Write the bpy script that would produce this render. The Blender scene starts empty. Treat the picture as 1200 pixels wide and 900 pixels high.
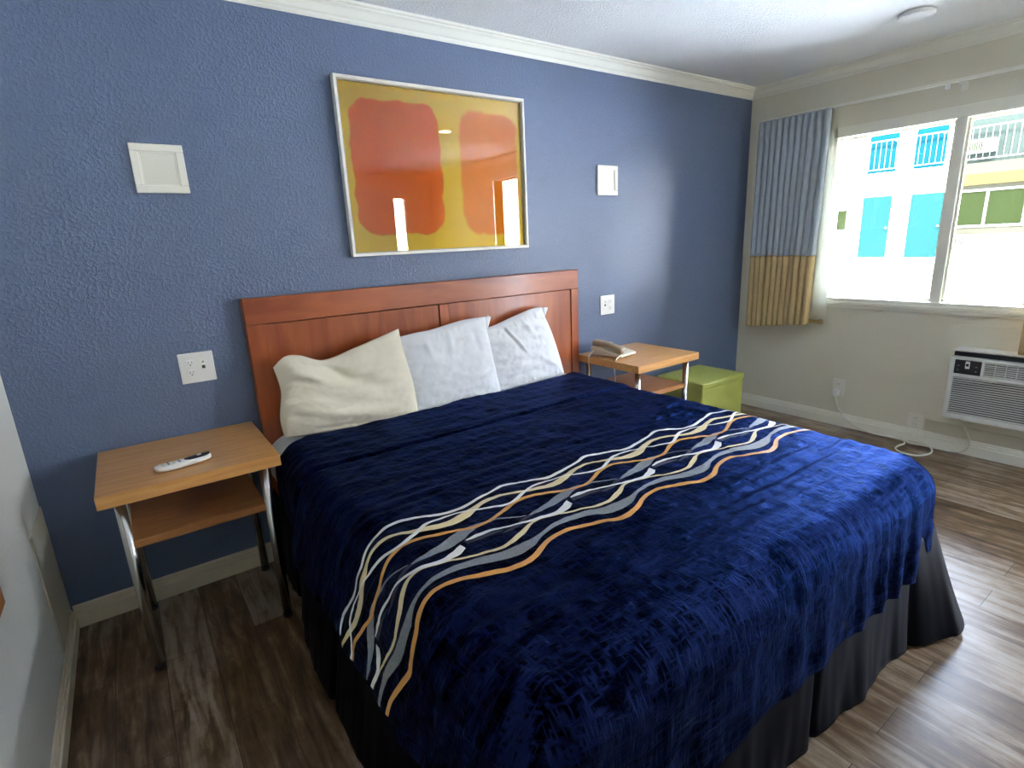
import bpy, bmesh, math, random
from mathutils import Vector, Matrix, noise
random.seed(7)
PI = math.pi
COL = bpy.context.scene.collection
NZ = lambda x, y=0., z=0.: noise.noise(Vector((x, y, z)))
def sm(a, b, x):
    t = max(0., min(1., (x-a)/(b-a))); return t*t*(3-2*t)
def lerp(a, b, t): return a+(b-a)*t

# ------------------------------------------------------------------ materials
def mat(name, col, rough=.5, metal=0., spec=.5, bump=None, var=None, sheen=None, coat=0., sub=0.):
    """bump=(scale,strength,dist[,detail]); var=(scale, amount) subtle tone variation"""
    m = bpy.data.materials.new(name); m.use_nodes = True
    nt = m.node_tree; N = nt.nodes; L = nt.links; b = N['Principled BSDF']
    b.inputs['Base Color'].default_value = (*col, 1); b.inputs['Roughness'].default_value = rough
    b.inputs['Metallic'].default_value = metal; b.inputs['Specular IOR Level'].default_value = spec
    if coat: b.inputs['Coat Weight'].default_value = coat; b.inputs['Coat Roughness'].default_value = .15
    if sheen:
        b.inputs['Sheen Weight'].default_value = sheen[0]; b.inputs['Sheen Tint'].default_value = (*sheen[1], 1); b.inputs['Sheen Roughness'].default_value = sheen[2]
    tc = N.new('ShaderNodeTexCoord')
    if var:
        n = N.new('ShaderNodeTexNoise'); n.inputs['Scale'].default_value = var[0]; n.inputs['Detail'].default_value = 4
        L.new(tc.outputs['Object'], n.inputs['Vector'])
        mx = N.new('ShaderNodeMix'); mx.data_type = 'RGBA'
        mx.inputs['A'].default_value = (*[c*(1-var[1]) for c in col], 1); mx.inputs['B'].default_value = (*[min(1, c*(1+var[1])) for c in col], 1)
        L.new(n.outputs['Fac'], mx.inputs['Factor']); L.new(mx.outputs['Result'], b.inputs['Base Color'])
    if bump:
        n = N.new('ShaderNodeTexNoise'); n.inputs['Scale'].default_value = bump[0]; n.inputs['Detail'].default_value = bump[3] if len(bump) > 3 else 3
        L.new(tc.outputs['Object'], n.inputs['Vector'])
        bp = N.new('ShaderNodeBump'); bp.inputs['Strength'].default_value = bump[1]; bp.inputs['Distance'].default_value = bump[2]
        L.new(n.outputs['Fac'], bp.inputs['Height']); L.new(bp.outputs['Normal'], b.inputs['Normal'])
    return m

def wood(name, c1, c2, scale=(1, 14, 14), rough=.35, coat=.2, nscale=3.0, axis_rot=(0, 0, 0)):
    m = mat(name, c1, rough, coat=coat); nt = m.node_tree; N = nt.nodes; L = nt.links; b = N['Principled BSDF']
    tc = N.new('ShaderNodeTexCoord'); mp = N.new('ShaderNodeMapping'); mp.inputs['Scale'].default_value = scale; mp.inputs['Rotation'].default_value = axis_rot
    L.new(tc.outputs['Object'], mp.inputs['Vector'])
    n = N.new('ShaderNodeTexNoise'); n.inputs['Scale'].default_value = nscale; n.inputs['Detail'].default_value = 6; n.inputs['Distortion'].default_value = .6
    L.new(mp.outputs['Vector'], n.inputs['Vector'])
    cr = N.new('ShaderNodeValToRGB'); cr.color_ramp.elements[0].position = .35; cr.color_ramp.elements[1].position = .68
    cr.color_ramp.elements[0].color = (*c1, 1); cr.color_ramp.elements[1].color = (*c2, 1)
    L.new(n.outputs['Fac'], cr.inputs['Fac']); L.new(cr.outputs['Color'], b.inputs['Base Color'])
    bp = N.new('ShaderNodeBump'); bp.inputs['Strength'].default_value = .08; bp.inputs['Distance'].default_value = .002
    L.new(n.outputs['Fac'], bp.inputs['Height']); L.new(bp.outputs['Normal'], b.inputs['Normal'])
    return m

def textured_wall(name, col, rough, strength, spec=.5):
    # knock-down orange-peel paint
    m = mat(name, col, rough, spec=spec); nt = m.node_tree; N = nt.nodes; L = nt.links; b = N['Principled BSDF']
    tc = N.new('ShaderNodeTexCoord')
    n1 = N.new('ShaderNodeTexNoise'); n1.inputs['Scale'].default_value = 85; n1.inputs['Detail'].default_value = 4; n1.inputs['Roughness'].default_value = .55
    n2 = N.new('ShaderNodeTexNoise'); n2.inputs['Scale'].default_value = 160; n2.inputs['Detail'].default_value = 2
    L.new(tc.outputs['Object'], n1.inputs['Vector']); L.new(tc.outputs['Object'], n2.inputs['Vector'])
    cr = N.new('ShaderNodeValToRGB'); cr.color_ramp.elements[0].position = .47; cr.color_ramp.elements[1].position = .62
    L.new(n1.outputs['Fac'], cr.inputs['Fac'])
    ma = N.new('ShaderNodeMath'); ma.operation = 'MULTIPLY_ADD'; ma.inputs[1].default_value = .35
    L.new(n2.outputs['Fac'], ma.inputs[0]); L.new(cr.outputs['Color'], ma.inputs[2])
    bp = N.new('ShaderNodeBump'); bp.inputs['Strength'].default_value = strength; bp.inputs['Distance'].default_value = .004
    L.new(ma.outputs[0], bp.inputs['Height']); L.new(bp.outputs['Normal'], b.inputs['Normal'])
    n3 = N.new('ShaderNodeTexNoise'); n3.inputs['Scale'].default_value = 1.7; n3.inputs['Detail'].default_value = 5
    L.new(tc.outputs['Object'], n3.inputs['Vector'])
    mx = N.new('ShaderNodeMix'); mx.data_type = 'RGBA'
    mx.inputs['A'].default_value = (*[c*.93 for c in col], 1); mx.inputs['B'].default_value = (*[min(1, c*1.07) for c in col], 1)
    L.new(n3.outputs['Fac'], mx.inputs['Factor']); L.new(mx.outputs['Result'], b.inputs['Base Color'])
    return m

def floor_material():
    m = mat('plank_vinyl', (.2, .14, .1), .36); nt = m.node_tree; N = nt.nodes; L = nt.links; b = N['Principled BSDF']
    tc = N.new('ShaderNodeTexCoord')
    mp = N.new('ShaderNodeMapping'); mp.inputs['Rotation'].default_value = (0, 0, PI/2); mp.inputs['Location'].default_value = (.3, .015, 0)
    L.new(tc.outputs['Object'], mp.inputs['Vector'])
    br = N.new('ShaderNodeTexBrick'); br.inputs['Scale'].default_value = 1; br.inputs['Brick Width'].default_value = 1.2; br.inputs['Row Height'].default_value = .148
    br.inputs['Mortar Size'].default_value = .0012; br.inputs['Mortar Smooth'].default_value = .3; br.offset = .37
    br.inputs['Color1'].default_value = (.0, .0, .0, 1); br.inputs['Color2'].default_value = (1, 1, 1, 1); br.inputs['Mortar'].default_value = (.5, .5, .5, 1)
    L.new(mp.outputs['Vector'], br.inputs['Vector'])
    mp2 = N.new('ShaderNodeMapping'); mp2.inputs['Scale'].default_value = (13, 1.5, 1)
    L.new(tc.outputs['Object'], mp2.inputs['Vector'])
    n = N.new('ShaderNodeTexNoise'); n.inputs['Scale'].default_value = 2.2; n.inputs['Detail'].default_value = 7; n.inputs['Roughness'].default_value = .62; n.inputs['Distortion'].default_value = .5
    L.new(mp2.outputs['Vector'], n.inputs['Vector'])
    n2 = N.new('ShaderNodeTexNoise'); n2.inputs['Scale'].default_value = 5; n2.inputs['Detail'].default_value = 6; n2.inputs['Roughness'].default_value = .7
    L.new(tc.outputs['Object'], n2.inputs['Vector'])
    a = N.new('ShaderNodeMath'); a.operation = 'MULTIPLY_ADD'; a.inputs[1].default_value = .24
    sx = N.new('ShaderNodeSeparateColor'); L.new(br.outputs['Color'], sx.inputs['Color'])
    L.new(sx.outputs[0], a.inputs[0]); L.new(n.outputs['Fac'], a.inputs[2])
    a2 = N.new('ShaderNodeMath'); a2.operation = 'MULTIPLY_ADD'; a2.inputs[1].default_value = .45
    L.new(n2.outputs['Fac'], a2.inputs[0]); L.new(a.outputs[0], a2.inputs[2])
    cr = N.new('ShaderNodeValToRGB'); e = cr.color_ramp.elements
    e[0].position = .60; e[0].color = FLOOR_A; e[1].position = 1.0; e[1].color = FLOOR_C
    k = e.new(.8); k.color = FLOOR_B
    L.new(a2.outputs[0], cr.inputs['Fac'])
    mx = N.new('ShaderNodeMix'); mx.data_type = 'RGBA'; mx.inputs['B'].default_value = (.035, .022, .015, 1)
    L.new(cr.outputs['Color'], mx.inputs['A']); L.new(br.outputs['Fac'], mx.inputs['Factor'])
    L.new(mx.outputs['Result'], b.inputs['Base Color'])
    bp = N.new('ShaderNodeBump'); bp.inputs['Strength'].default_value = .15; bp.inputs['Distance'].default_value = .002
    L.new(a2.outputs[0], bp.inputs['Height']); L.new(bp.outputs['Normal'], b.inputs['Normal'])
    return m
FLOOR_A = (.042, .022, .009, 1); FLOOR_B = (.155, .090, .043, 1); FLOOR_C = (.35, .275, .20, 1)

def velvet():
    m = mat('crushed_velvet', (.004, .007, .035), .5, metal=.86, spec=.0, sheen=(1., (.28, .42, 1.), .35)); nt = m.node_tree; N = nt.nodes; L = nt.links; b = N['Principled BSDF']
    b.inputs['Specular Tint'].default_value = (.52, .60, .95, 1)
    uv = N.new('ShaderNodeUVMap'); uv.uv_map = 'UVMap'
    def nn(sc, detail, vscale, dist=.3):
        mp = N.new('ShaderNodeMapping'); mp.inputs['Scale'].default_value = (*vscale, 1); L.new(uv.outputs['UV'], mp.inputs['Vector'])
        n = N.new('ShaderNodeTexNoise'); n.inputs['Scale'].default_value = sc; n.inputs['Detail'].default_value = detail; n.inputs['Distortion'].default_value = dist
        L.new(mp.outputs['Vector'], n.inputs['Vector']); return n.outputs['Fac']
    f1 = nn(22, 5, (1.0, 4.5)); f2 = nn(22, 5, (4.5, 1.0)); f3 = nn(9, 7, (1, 1.4), 1.0)
    mx = N.new('ShaderNodeMath'); mx.operation = 'MAXIMUM'; L.new(f1, mx.inputs[0]); L.new(f2, mx.inputs[1])
    ad = N.new('ShaderNodeMath'); ad.operation = 'MULTIPLY_ADD'; ad.inputs[1].default_value = .8; L.new(f3, ad.inputs[0]); L.new(mx.outputs[0], ad.inputs[2])
    cr = N.new('ShaderNodeValToRGB'); e = cr.color_ramp.elements
    e[0].position = .82; e[0].color = (.0006, .0009, .0035, 1); e[1].position = 1.12 if False else 1.0; e[1].color = (.0080, .0135, .052, 1)
    L.new(ad.outputs[0], cr.inputs['Fac']); L.new(cr.outputs['Color'], b.inputs['Base Color'])
    # pile lies down in patches: sheen strength varies with the crush
    mr = N.new('ShaderNodeMapRange'); mr.inputs['From Min'].default_value = .82; mr.inputs['From Max'].default_value = 1.08; mr.inputs['To Min'].default_value = .08; mr.inputs['To Max'].default_value = 1.
    L.new(ad.outputs[0], mr.inputs['Value']); L.new(mr.outputs['Result'], b.inputs['Sheen Weight']); mr.inputs['To Min'].default_value = .005; mr.inputs['To Max'].default_value = .06
    bp = N.new('ShaderNodeBump'); bp.inputs['Strength'].default_value = .7; bp.inputs['Distance'].default_value = .006
    L.new(ad.outputs[0], bp.inputs['Height']); L.new(bp.outputs['Normal'], b.inputs['Normal'])
    return m

def art_material(x0, x1, z0, z1):
    """plain soft-edged orange fields on a yellow ground"""
    m = mat('painted_sheet', (.9, .6, .12), .8, spec=.1); nt = m.node_tree; N = nt.nodes; L = nt.links; b = N['Principled BSDF']
    tc = N.new('ShaderNodeTexCoord'); sp = N.new('ShaderNodeSeparateXYZ'); L.new(tc.outputs['Object'], sp.inputs[0])
    nz = N.new('ShaderNodeTexNoise'); nz.inputs['Scale'].default_value = 9; nz.inputs['Detail'].default_value = 5; L.new(tc.outputs['Object'], nz.inputs['Vector'])
    def M(op, a, bb=None, c=None):
        n = N.new('ShaderNodeMath'); n.operation = op
        for i, v in enumerate((a, bb, c)):
            if v is None: continue
            if isinstance(v, (int, float)): n.inputs[i].default_value = v
            else: L.new(v, n.inputs[i])
        return n.outputs[0]
    jit = M('MULTIPLY', M('SUBTRACT', nz.outputs['Fac'], .5), .06)
    def block(cx, cz, hx, hz, rad, soft):
        dx = M('MAXIMUM', M('SUBTRACT', M('ABSOLUTE', M('SUBTRACT', sp.outputs['X'], cx)), hx-rad), 0.)
        dz = M('MAXIMUM', M('SUBTRACT', M('ABSOLUTE', M('SUBTRACT', sp.outputs['Z'], cz)), hz-rad), 0.)
        d = M('SQRT', M('ADD', M('MULTIPLY', dx, dx), M('MULTIPLY', dz, dz)))
        d = M('ADD', M('SUBTRACT', d, rad), jit)
        mr = N.new('ShaderNodeMapRange'); mr.interpolation_type = 'SMOOTHSTEP'; mr.inputs['From Min'].default_value = soft; mr.inputs['From Max'].default_value = -soft
        L.new(d, mr.inputs['Value']); return mr.outputs['Result']
    def mix(f, A, B):
        n = N.new('ShaderNodeMix'); n.data_type = 'RGBA'; L.new(f, n.inputs['Factor'])
        for k, v in (('A', A), ('B', B)):
            if isinstance(v, tuple): n.inputs[k].default_value = (*v, 1)
            else: L.new(v, n.inputs[k])
        return n.outputs['Result']
    n2 = N.new('ShaderNodeTexNoise'); n2.inputs['Scale'].default_value = 2.5; n2.inputs['Detail'].default_value = 3; L.new(tc.outputs['Object'], n2.inputs['Vector'])
    org = mix(n2.outputs['Fac'], (.98, .17, .012), (1., .24, .02))
    org2 = mix(n2.outputs['Fac'], (1., .27, .02), (1., .36, .035))
    c = mix(block(1.57, 1.755, .225, .295, .09, .006), (1., .68, .06), org)
    c = mix(block(2.085, 1.745, .175, .30, .09, .012), c, org2)
    L.new(c, b.inputs['Base Color'])
    return m

def glass_pane(name, strength=1.0):
    m = bpy.data.materials.new(name); m.use_nodes = True; nt = m.node_tree; N = nt.nodes; L = nt.links
    N.remove(N['Principled BSDF']); out = N['Material Output']
    t = N.new('ShaderNodeBsdfTransparent'); g = N.new('ShaderNodeBsdfGlossy'); g.inputs['Roughness'].default_value = .0
    g.inputs['Color'].default_value = (strength,)*3+(1,)
    f = N.new('ShaderNodeFresnel'); f.inputs['IOR'].default_value = 1.5
    mx = N.new('ShaderNodeMixShader'); L.new(f.outputs[0], mx.inputs[0]); L.new(t.outputs[0], mx.inputs[1]); L.new(g.outputs[0], mx.inputs[2])
    L.new(mx.outputs[0], out.inputs['Surface']); return m

def emit(name, col, s):
    m = bpy.data.materials.new(name); m.use_nodes = True; b = m.node_tree.nodes['Principled BSDF']
    b.inputs['Base Color'].default_value = (*col, 1); b.inputs['Emission Color'].default_value = (*col, 1); b.inputs['Emission Strength'].default_value = s
    return m

def lining_mat():
    m = mat('curtain_lining_fabric', (.80, .74, .60), .8, bump=(300, .1, .001))
    nt = m.node_tree; N = nt.nodes; L = nt.links; b = N['Principled BSDF']; out = N['Material Output']
    t = N.new('ShaderNodeBsdfTranslucent'); t.inputs['Color'].default_value = (.75, .78, .72, 1)
    mx = N.new('ShaderNodeMixShader'); mx.inputs[0].default_value = .45
    L.new(b.outputs[0], mx.inputs[1]); L.new(t.outputs[0], mx.inputs[2]); L.new(mx.outputs[0], out.inputs['Surface']); return m

M_blue = textured_wall('blue_wall_paint', (.120, .163, .268), .32, .42, .55)
M_cream = textured_wall('cream_wall_paint', (.77, .73, .59), .6, .25, .3)
M_leftw = textured_wall('white_wall_paint', (.74, .75, .70), .55, .22, .3)
M_ceil = textured_wall('ceiling_paint', (.82, .83, .82), .75, .5, .2)
M_trim = mat('trim_paint', (.86, .84, .74), .38, bump=(30, .08, .002))
M_base = mat('baseboard_paint', (.72, .64, .48), .42, bump=(25, .15, .002), var=(9, .15))
M_floor = floor_material()
M_vel = velvet()
M_satw = mat('white_satin_thread', (.78, .76, .72), .45, bump=(500, .2, .0006), sheen=(.3, (1, 1, 1), .4))
M_cr = mat('cream_satin_thread', (.74, .60, .33), .45, bump=(500, .2, .0006))
M_or = mat('orange_satin_thread', (.66, .30, .07), .45, bump=(500, .2, .0006))
M_gr = mat('grey_satin_thread', (.23, .25, .27), .5, bump=(350, .4, .001), var=(150, .5))
M_dk = mat('dark_grey_thread', (.035, .035, .06), .6, bump=(350, .4, .001))
M_skirt = mat('navy_satin', (.0016, .002, .0055), .5, spec=.06, bump=(220, .08, .0008))
M_sheet = mat('white_cotton', (.72, .73, .75), .8, bump=(260, .1, .0008), sheen=(.2, (1, 1, 1), .5))
M_sheet2 = mat('warm_lit_cotton', (.76, .70, .55), .8, bump=(260, .1, .0008), sheen=(.2, (1, 1, 1), .5))  # pillow cotton with the warm light on it mixed into the colour
M_cherry = wood('cherry_wood', (.26, .050, .012), (.42, .105, .028), scale=(1.2, 12, 5), rough=.29, coat=.2, nscale=2.2)
M_cherry_v = wood('cherry_wood_upright', (.26, .052, .012), (.42, .108, .028), scale=(7, 12, .9), rough=.29, coat=.2, nscale=2.2)
M_groove = mat('dark_groove', (.02, .006, .003), .7)
M_oak = wood('beech_laminate', (.56, .26, .075), (.68, .35, .12), scale=(1.4, 18, 18), rough=.34, coat=.15, nscale=3)
M_oakd = wood('beech_laminate_shelf', (.40, .16, .05), (.50, .23, .08), scale=(1.4, 18, 18), rough=.36, coat=.15, nscale=3)
M_chrome = mat('brushed_chrome', (.62, .61, .58), .25, metal=1., bump=(120, .05, .0005))
M_black = mat('black_plastic', (.012, .012, .014), .35)
M_white = mat('white_plastic', (.80, .80, .76), .35, bump=(200, .03, .0004))
M_ivory = mat('ivory_plastic', (.76, .73, .62), .38, bump=(200, .03, .0004))
M_offw = mat('off_white_plastic', (.84, .81, .70), .4, bump=(200, .03, .0004))
M_beige = mat('beige_phone_plastic', (.60, .54, .40), .38, bump=(300, .05, .0004))
M_beiged = mat('brown_beige_phone_plastic', (.34, .25, .16), .38, bump=(300, .05, .0004))
M_slot = mat('socket_slot', (.05, .045, .04), .6)
M_lime = mat('lime_vinyl', (.52, .56, .13), .42, bump=(180, .25, .001), var=(12, .12))
M_pic = mat('white_picture_frame', (.80, .77, .68), .35, bump=(60, .05, .0006), var=(20, .06))
M_picin = mat('picture_frame_inner', (.45, .40, .27), .5, var=(20, .1))
M_blueg = mat('blue_grey_curtain_fabric', (.41, .46, .50), .85, bump=(400, .25, .0008), var=(30, .08), sheen=(.2, (.8, .9, 1), .5))
M_tan = mat('tan_curtain_fabric', (.58, .43, .21), .85, bump=(400, .25, .0008), var=(30, .08))
M_lin = lining_mat()
M_frame = mat('window_frame_paint', (.84, .82, .70), .4, bump=(60, .05, .0006))
M_glass = glass_pane('window_glass', .6); M_glassp = glass_pane('picture_glass', 1.)
M_stucco = mat('white_stucco', (.74, .74, .72), .9, bump=(20, .4, .01))
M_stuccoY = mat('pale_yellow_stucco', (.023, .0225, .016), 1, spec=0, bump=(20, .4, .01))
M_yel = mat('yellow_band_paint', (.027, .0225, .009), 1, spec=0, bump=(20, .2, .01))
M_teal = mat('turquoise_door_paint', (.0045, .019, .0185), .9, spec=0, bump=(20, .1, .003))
M_tealu = mat('shaded_door_paint', (.0016, .017, .0225), .9, spec=0, bump=(20, .1, .003))  # upper doors: shade under roof and balcony is put into this colour
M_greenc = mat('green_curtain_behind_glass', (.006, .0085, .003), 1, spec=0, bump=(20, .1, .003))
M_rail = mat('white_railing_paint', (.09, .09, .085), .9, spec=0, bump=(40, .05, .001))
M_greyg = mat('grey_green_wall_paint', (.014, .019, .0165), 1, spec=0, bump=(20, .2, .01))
M_conc = mat('concrete_paving', (.62, .61, .58), .9, bump=(12, .4, .01), var=(2, .08))
M_acw = mat('air_conditioner_casing', (.74, .74, .70), .4, bump=(200, .04, .0004))
M_acd = mat('grille_cavity', (.045, .045, .045), .8)
M_sliver = mat('painted_board', (.66, .62, .49), .5, bump=(25, .12, .002), var=(6, .06))
M_orangew = wood('orange_wood', (.45, .14, .03), (.55, .2, .05), scale=(10, 1, 10), rough=.35)
M_mirror = mat('mirror_glass', (.8, .8, .8), .05, metal=1., var=(3, .01))
M_puck = emit('lit_lamp_lens', (1, .97, .9), 6)

# ------------------------------------------------------------------ geometry helpers
class MB:
    def __init__(s, off=(0, 0, 0)): s.v = []; s.f = []; s.m = []; s.uv = []; s.off = Vector(off); s.mi = 0
    def vert(s, p, uv=(0, 0)): s.v.append(Vector(p)-s.off); s.uv.append(uv); return len(s.v)-1
    def face(s, idx, mi=None): s.f.append(tuple(idx)); s.m.append(s.mi if mi is None else mi)
    def box(s, x0, x1, y0, y1, z0, z1):
        i = [s.vert(p) for p in ((x0, y0, z0), (x1, y0, z0), (x1, y1, z0), (x0, y1, z0), (x0, y0, z1), (x1, y0, z1), (x1, y1, z1), (x0, y1, z1))]
        for q in ((0, 3, 2, 1), (4, 5, 6, 7), (0, 1, 5, 4), (1, 2, 6, 5), (2, 3, 7, 6), (3, 0, 4, 7)): s.face([i[k] for k in q])
        return s
    def tube(s, pts, r, n=12, cap=True, closed=False):
        pts = [Vector(p) for p in pts]; R = r if callable(r) else (lambda t: r)
        rings = []; up = None; N = len(pts)
        for k, p in enumerate(pts):
            a = pts[max(0, k-1)] if not closed else pts[k-1]; b = pts[min(N-1, k+1)] if not closed else pts[(k+1) % N]
            t = (b-a).normalized()
            if up is None: up = Vector((0, 0, 1)) if abs(t.z) < .9 else Vector((1, 0, 0))
            u = (up-t*up.dot(t)).normalized(); w = t.cross(u); up = u
            rr = R(k/(N-1))
            rings.append([s.vert(p+(u*math.cos(2*PI*j/n)+w*math.sin(2*PI*j/n))*rr) for j in range(n)])
        for k in range(N-1 if not closed else N):
            A = rings[k]; B = rings[(k+1) % N]
            for j in range(n): s.face((A[j], A[(j+1) % n], B[(j+1) % n], B[j]))
        if cap and not closed: s.face(rings[0][::-1]); s.face(rings[-1])
        return s
    def lathe(s, prof, c=(0, 0, 0), n=32, axis='z', flip=False):
        rings = []
        for (r, h) in prof:
            ring = []
            for j in range(n):
                a = 2*PI*j/n; q = (r*math.cos(a), r*math.sin(a), h)
                if axis == 'y': q = (q[0], q[2], q[1])
                if axis == 'x': q = (q[2], q[0], q[1])
                ring.append(s.vert(Vector(c)+Vector(q)))
            rings.append(ring)
        for A, B in zip(rings, rings[1:]):
            for j in range(n): s.face((A[j], A[(j+1) % n], B[(j+1) % n], B[j]))
        s.face(rings[0][::-1]); s.face(rings[-1]); return s
    def grid(s, fn, nu, nv, mfn=None, uvfn=None, closed_u=False):
        g = [[s.vert(fn(i/nu, j/nv), uvfn(i/nu, j/nv) if uvfn else (i/nu, j/nv)) for j in range(nv+1)] for i in range(nu+(0 if closed_u else 1))]
        for i in range(nu):
            for j in range(nv):
                a = g[i]; b = g[(i+1) % len(g)]
                s.face((a[j], b[j], b[j+1], a[j+1]), mfn((i+.5)/nu, (j+.5)/nv) if mfn else None)
        return g
    def prism(s, prof, p0, p1, mapf):
        """profile (list of 2d) swept between p0 and p1 via mapf(u,v,t)"""
        A = [s.vert(mapf(u, v, p0)) for u, v in prof]; B = [s.vert(mapf(u, v, p1)) for u, v in prof]; n = len(prof)
        for j in range(n): s.face((A[j], A[(j+1) % n], B[(j+1) % n], B[j]))
        s.face(A[::-1]); s.face(B); return s
    def build(s, name, mats, parent=None, smooth=False, bevel=0., seg=2, solid=0., sub=0, off=0.):
        me = bpy.data.meshes.new(name); me.from_pydata([tuple(v) for v in s.v], [], s.f)
        if not isinstance(mats, (list, tuple)): mats = [mats]
        for m in mats: me.materials.append(m)
        ul = me.uv_layers.new(name='UVMap')
        for p in me.polygons:
            p.material_index = s.m[p.index]; p.use_smooth = smooth
            for li in p.loop_indices: ul.data[li].uv = s.uv[me.loops[li].vertex_index]
        bm = bmesh.new(); bm.from_mesh(me); bmesh.ops.recalc_face_normals(bm, faces=bm.faces) if not solid and bevel >= 0 else None
        bm.to_mesh(me); bm.free()
        o = bpy.data.objects.new(name, me); COL.objects.link(o)
        if parent: o.parent = parent
        if solid:
            k = o.modifiers.new('thickness', 'SOLIDIFY'); k.thickness = solid; k.offset = off
        if bevel > 0:
            k = o.modifiers.new('bevel', 'BEVEL'); k.width = bevel; k.segments = seg; k.limit_method = 'ANGLE'; k.angle_limit = math.radians(35)
        if sub:
            k = o.modifiers.new('sub', 'SUBSURF'); k.levels = sub; k.render_levels = sub
        return o
def props(o, label=None, cat=None, group=None, kind=None):
    if label: o['label'] = label
    if cat: o['category'] = cat
    if group: o['group'] = group
    if kind: o['kind'] = kind
    return o
def thing(name, loc, label, cat, group=None):
    o = bpy.data.objects.new(name, None); o.empty_display_size = .05; COL.objects.link(o); o.location = loc
    return props(o, label, cat, group)
def struct(o): o['kind'] = 'structure'; return o
def copy_tree(o, parent=None):
    c = o.copy(); COL.objects.link(c)
    if parent: c.parent = parent
    for ch in list(o.children): copy_tree(ch, c)
    return c

# ------------------------------------------------------------------ dimensions
W, H, YB = 4.471, 2.41, -5.2          # room: x 0..W, y YB..0
T = .14
# ------------------------------------------------------------------ room shell
b = MB(); b.box(-.2, W+T, YB-T, T, -.1, 0); struct(b.build('floor', M_floor))
b = MB(); b.box(-.2, W+T, YB-T, T, H, H+.12); struct(b.build('ceiling', M_ceil))
b = MB(); b.box(-T, W+T, 0, T, 0, H); struct(b.build('wall_back', M_blue))
b = MB(); b.box(-T, 0, YB, 0, 0, H); struct(b.build('wall_left', M_leftw))
# window wall with window + open doorway
WY0, WY1, WZ0, WZ1 = -.625, -1.965, .885, 2.0     # window opening
DY0, DY1, DZ = -3.0, -3.52, 2.15
b = MB()
b.box(W, W+T, WY0, 0, 0, H); b.box(W, W+T, WY1, WY0, 0, WZ0); b.box(W, W+T, WY1, WY0, WZ1, H)
b.box(W, W+T, DY0, WY1, 0, H); b.box(W, W+T, DY1, DY0, DZ, H); b.box(W, W+T, YB, DY1, 0, H)
struct(b.build('wall_right', M_cream))
b = MB(); SX0, SX1, SZ0, SZ1 = 3.84, 4.04, .95, 2.1
b.box(-T, SX0, YB-T, YB, 0, H); b.box(SX1, W+T, YB-T, YB, 0, H); b.box(SX0, SX1, YB-T, YB, 0, SZ0); b.box(SX0, SX1, YB-T, YB, SZ1, H)
struct(b.build('wall_front', M_leftw))
# crown moulding: profile u = out from wall, v = height
CZ = 2.338
prof = [(0, CZ), (.006, CZ), (.010, CZ+.010), (.010, CZ+.016), (.018, CZ+.022), (.034, CZ+.045), (.046, CZ+.052), (.046, CZ+.058), (.055, CZ+.062), (.055, H), (0, H)]
b = MB(); b.prism(prof, 0, W, lambda u, v, t: (t, -u, v)); struct(b.build('trim_1', M_trim))
prof2 = [(u, v) for u, v in prof]
b = MB(); b.prism(prof2, YB, 0, lambda u, v, t: (W-u, t, v)); struct(b.build('trim_2', M_trim))
# baseboards
bp_ = [(0, 0), (.018, 0), (.018, .060), (.012, .063), (.012, .076), (.008, .079), (.008, .088), (.004, .094), (0, .094)]
b = MB(); b.prism(bp_, 0.012, W, lambda u, v, t: (t, -u, v)); struct(b.build('baseboard_back', M_base))
b = MB(); b.prism(bp_, DY0+.06, 0, lambda u, v, t: (W-u, t, v)); b.prism(bp_, YB, DY1-.06, lambda u, v, t: (W-u, t, v)); struct(b.build('baseboard_right', M_trim))
b = MB(); b.prism([(u, v*.85) for u, v in bp_], YB, 0, lambda u, v, t: (u, t, v)); struct(b.build('baseboard_left', M_base))
# access panel set in the left wall near the corner
b = MB(); b.mi = 0; b.box(0, .006, -.31, -.004, .09, .53); struct(b.build('trim_3', M_sliver, bevel=.002))
# boards around and below the air conditioner
b = MB(); b.box(W-.006, W, -2.6, -1.36, .098, .172); struct(b.build('trim_4', M_sliver, bevel=.002))
b = MB(); b.box(W-.005, W, -2.35, -1.41, .175, .80); struct(b.build('trim_5', M_cream, bevel=.002))

# ------------------------------------------------------------------ sliding window
w = thing('window_1', (W, WY0, WZ0), None, None); w['kind'] = 'structure'
off = (W, WY0, WZ0)
FW = .03
b = MB(off)   # outer casing flat on the wall
b.box(W-.012, W+.02, WY1-.0, WY0, WZ0-.032, WZ0+.035); b.box(W-.012, W+.02, WY1, WY0, WZ1-.028, WZ1+.035)
b.box(W-.012, W+.02, WY0-.02, WY0+.03, WZ0-.032, WZ1+.035); b.box(W-.012, W+.02, WY1-.03, WY1+.03, WZ0-.032, WZ1+.035)
b.box(W-.022, W+.03, WY1-.03, WY0+.03, WZ0-.010, WZ0+.012)
b.build('window_frame', M_frame, w, bevel=.003)
b = MB(off); b.box(W+.005, W+.045, -1.335, -1.281, WZ0+.03, WZ1-.02); b.build('centre_mullion', M_frame, w, bevel=.003)
for (a, c) in ((WY0-.02, -1.281), (-1.335, WY1+.03)):
    b = MB(off); z0, z1 = WZ0+.035, WZ1-.028
    b.box(W+.028, W+.052, c, a, z0, z0+.018); b.box(W+.028, W+.052, c, a, z1-.018, z1); b.box(W+.028, W+.052, a-.012, a, z0, z1); b.box(W+.028, W+.052, c, c+.012, z0, z1)
    sash = b.build('sash', M_frame, w, bevel=.002)
    b = MB(off); b.box(W+.038, W+.042, c+.012, a-.012, z0+.018, z1-.018); b.build('glass', M_glass, sash)
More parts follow.
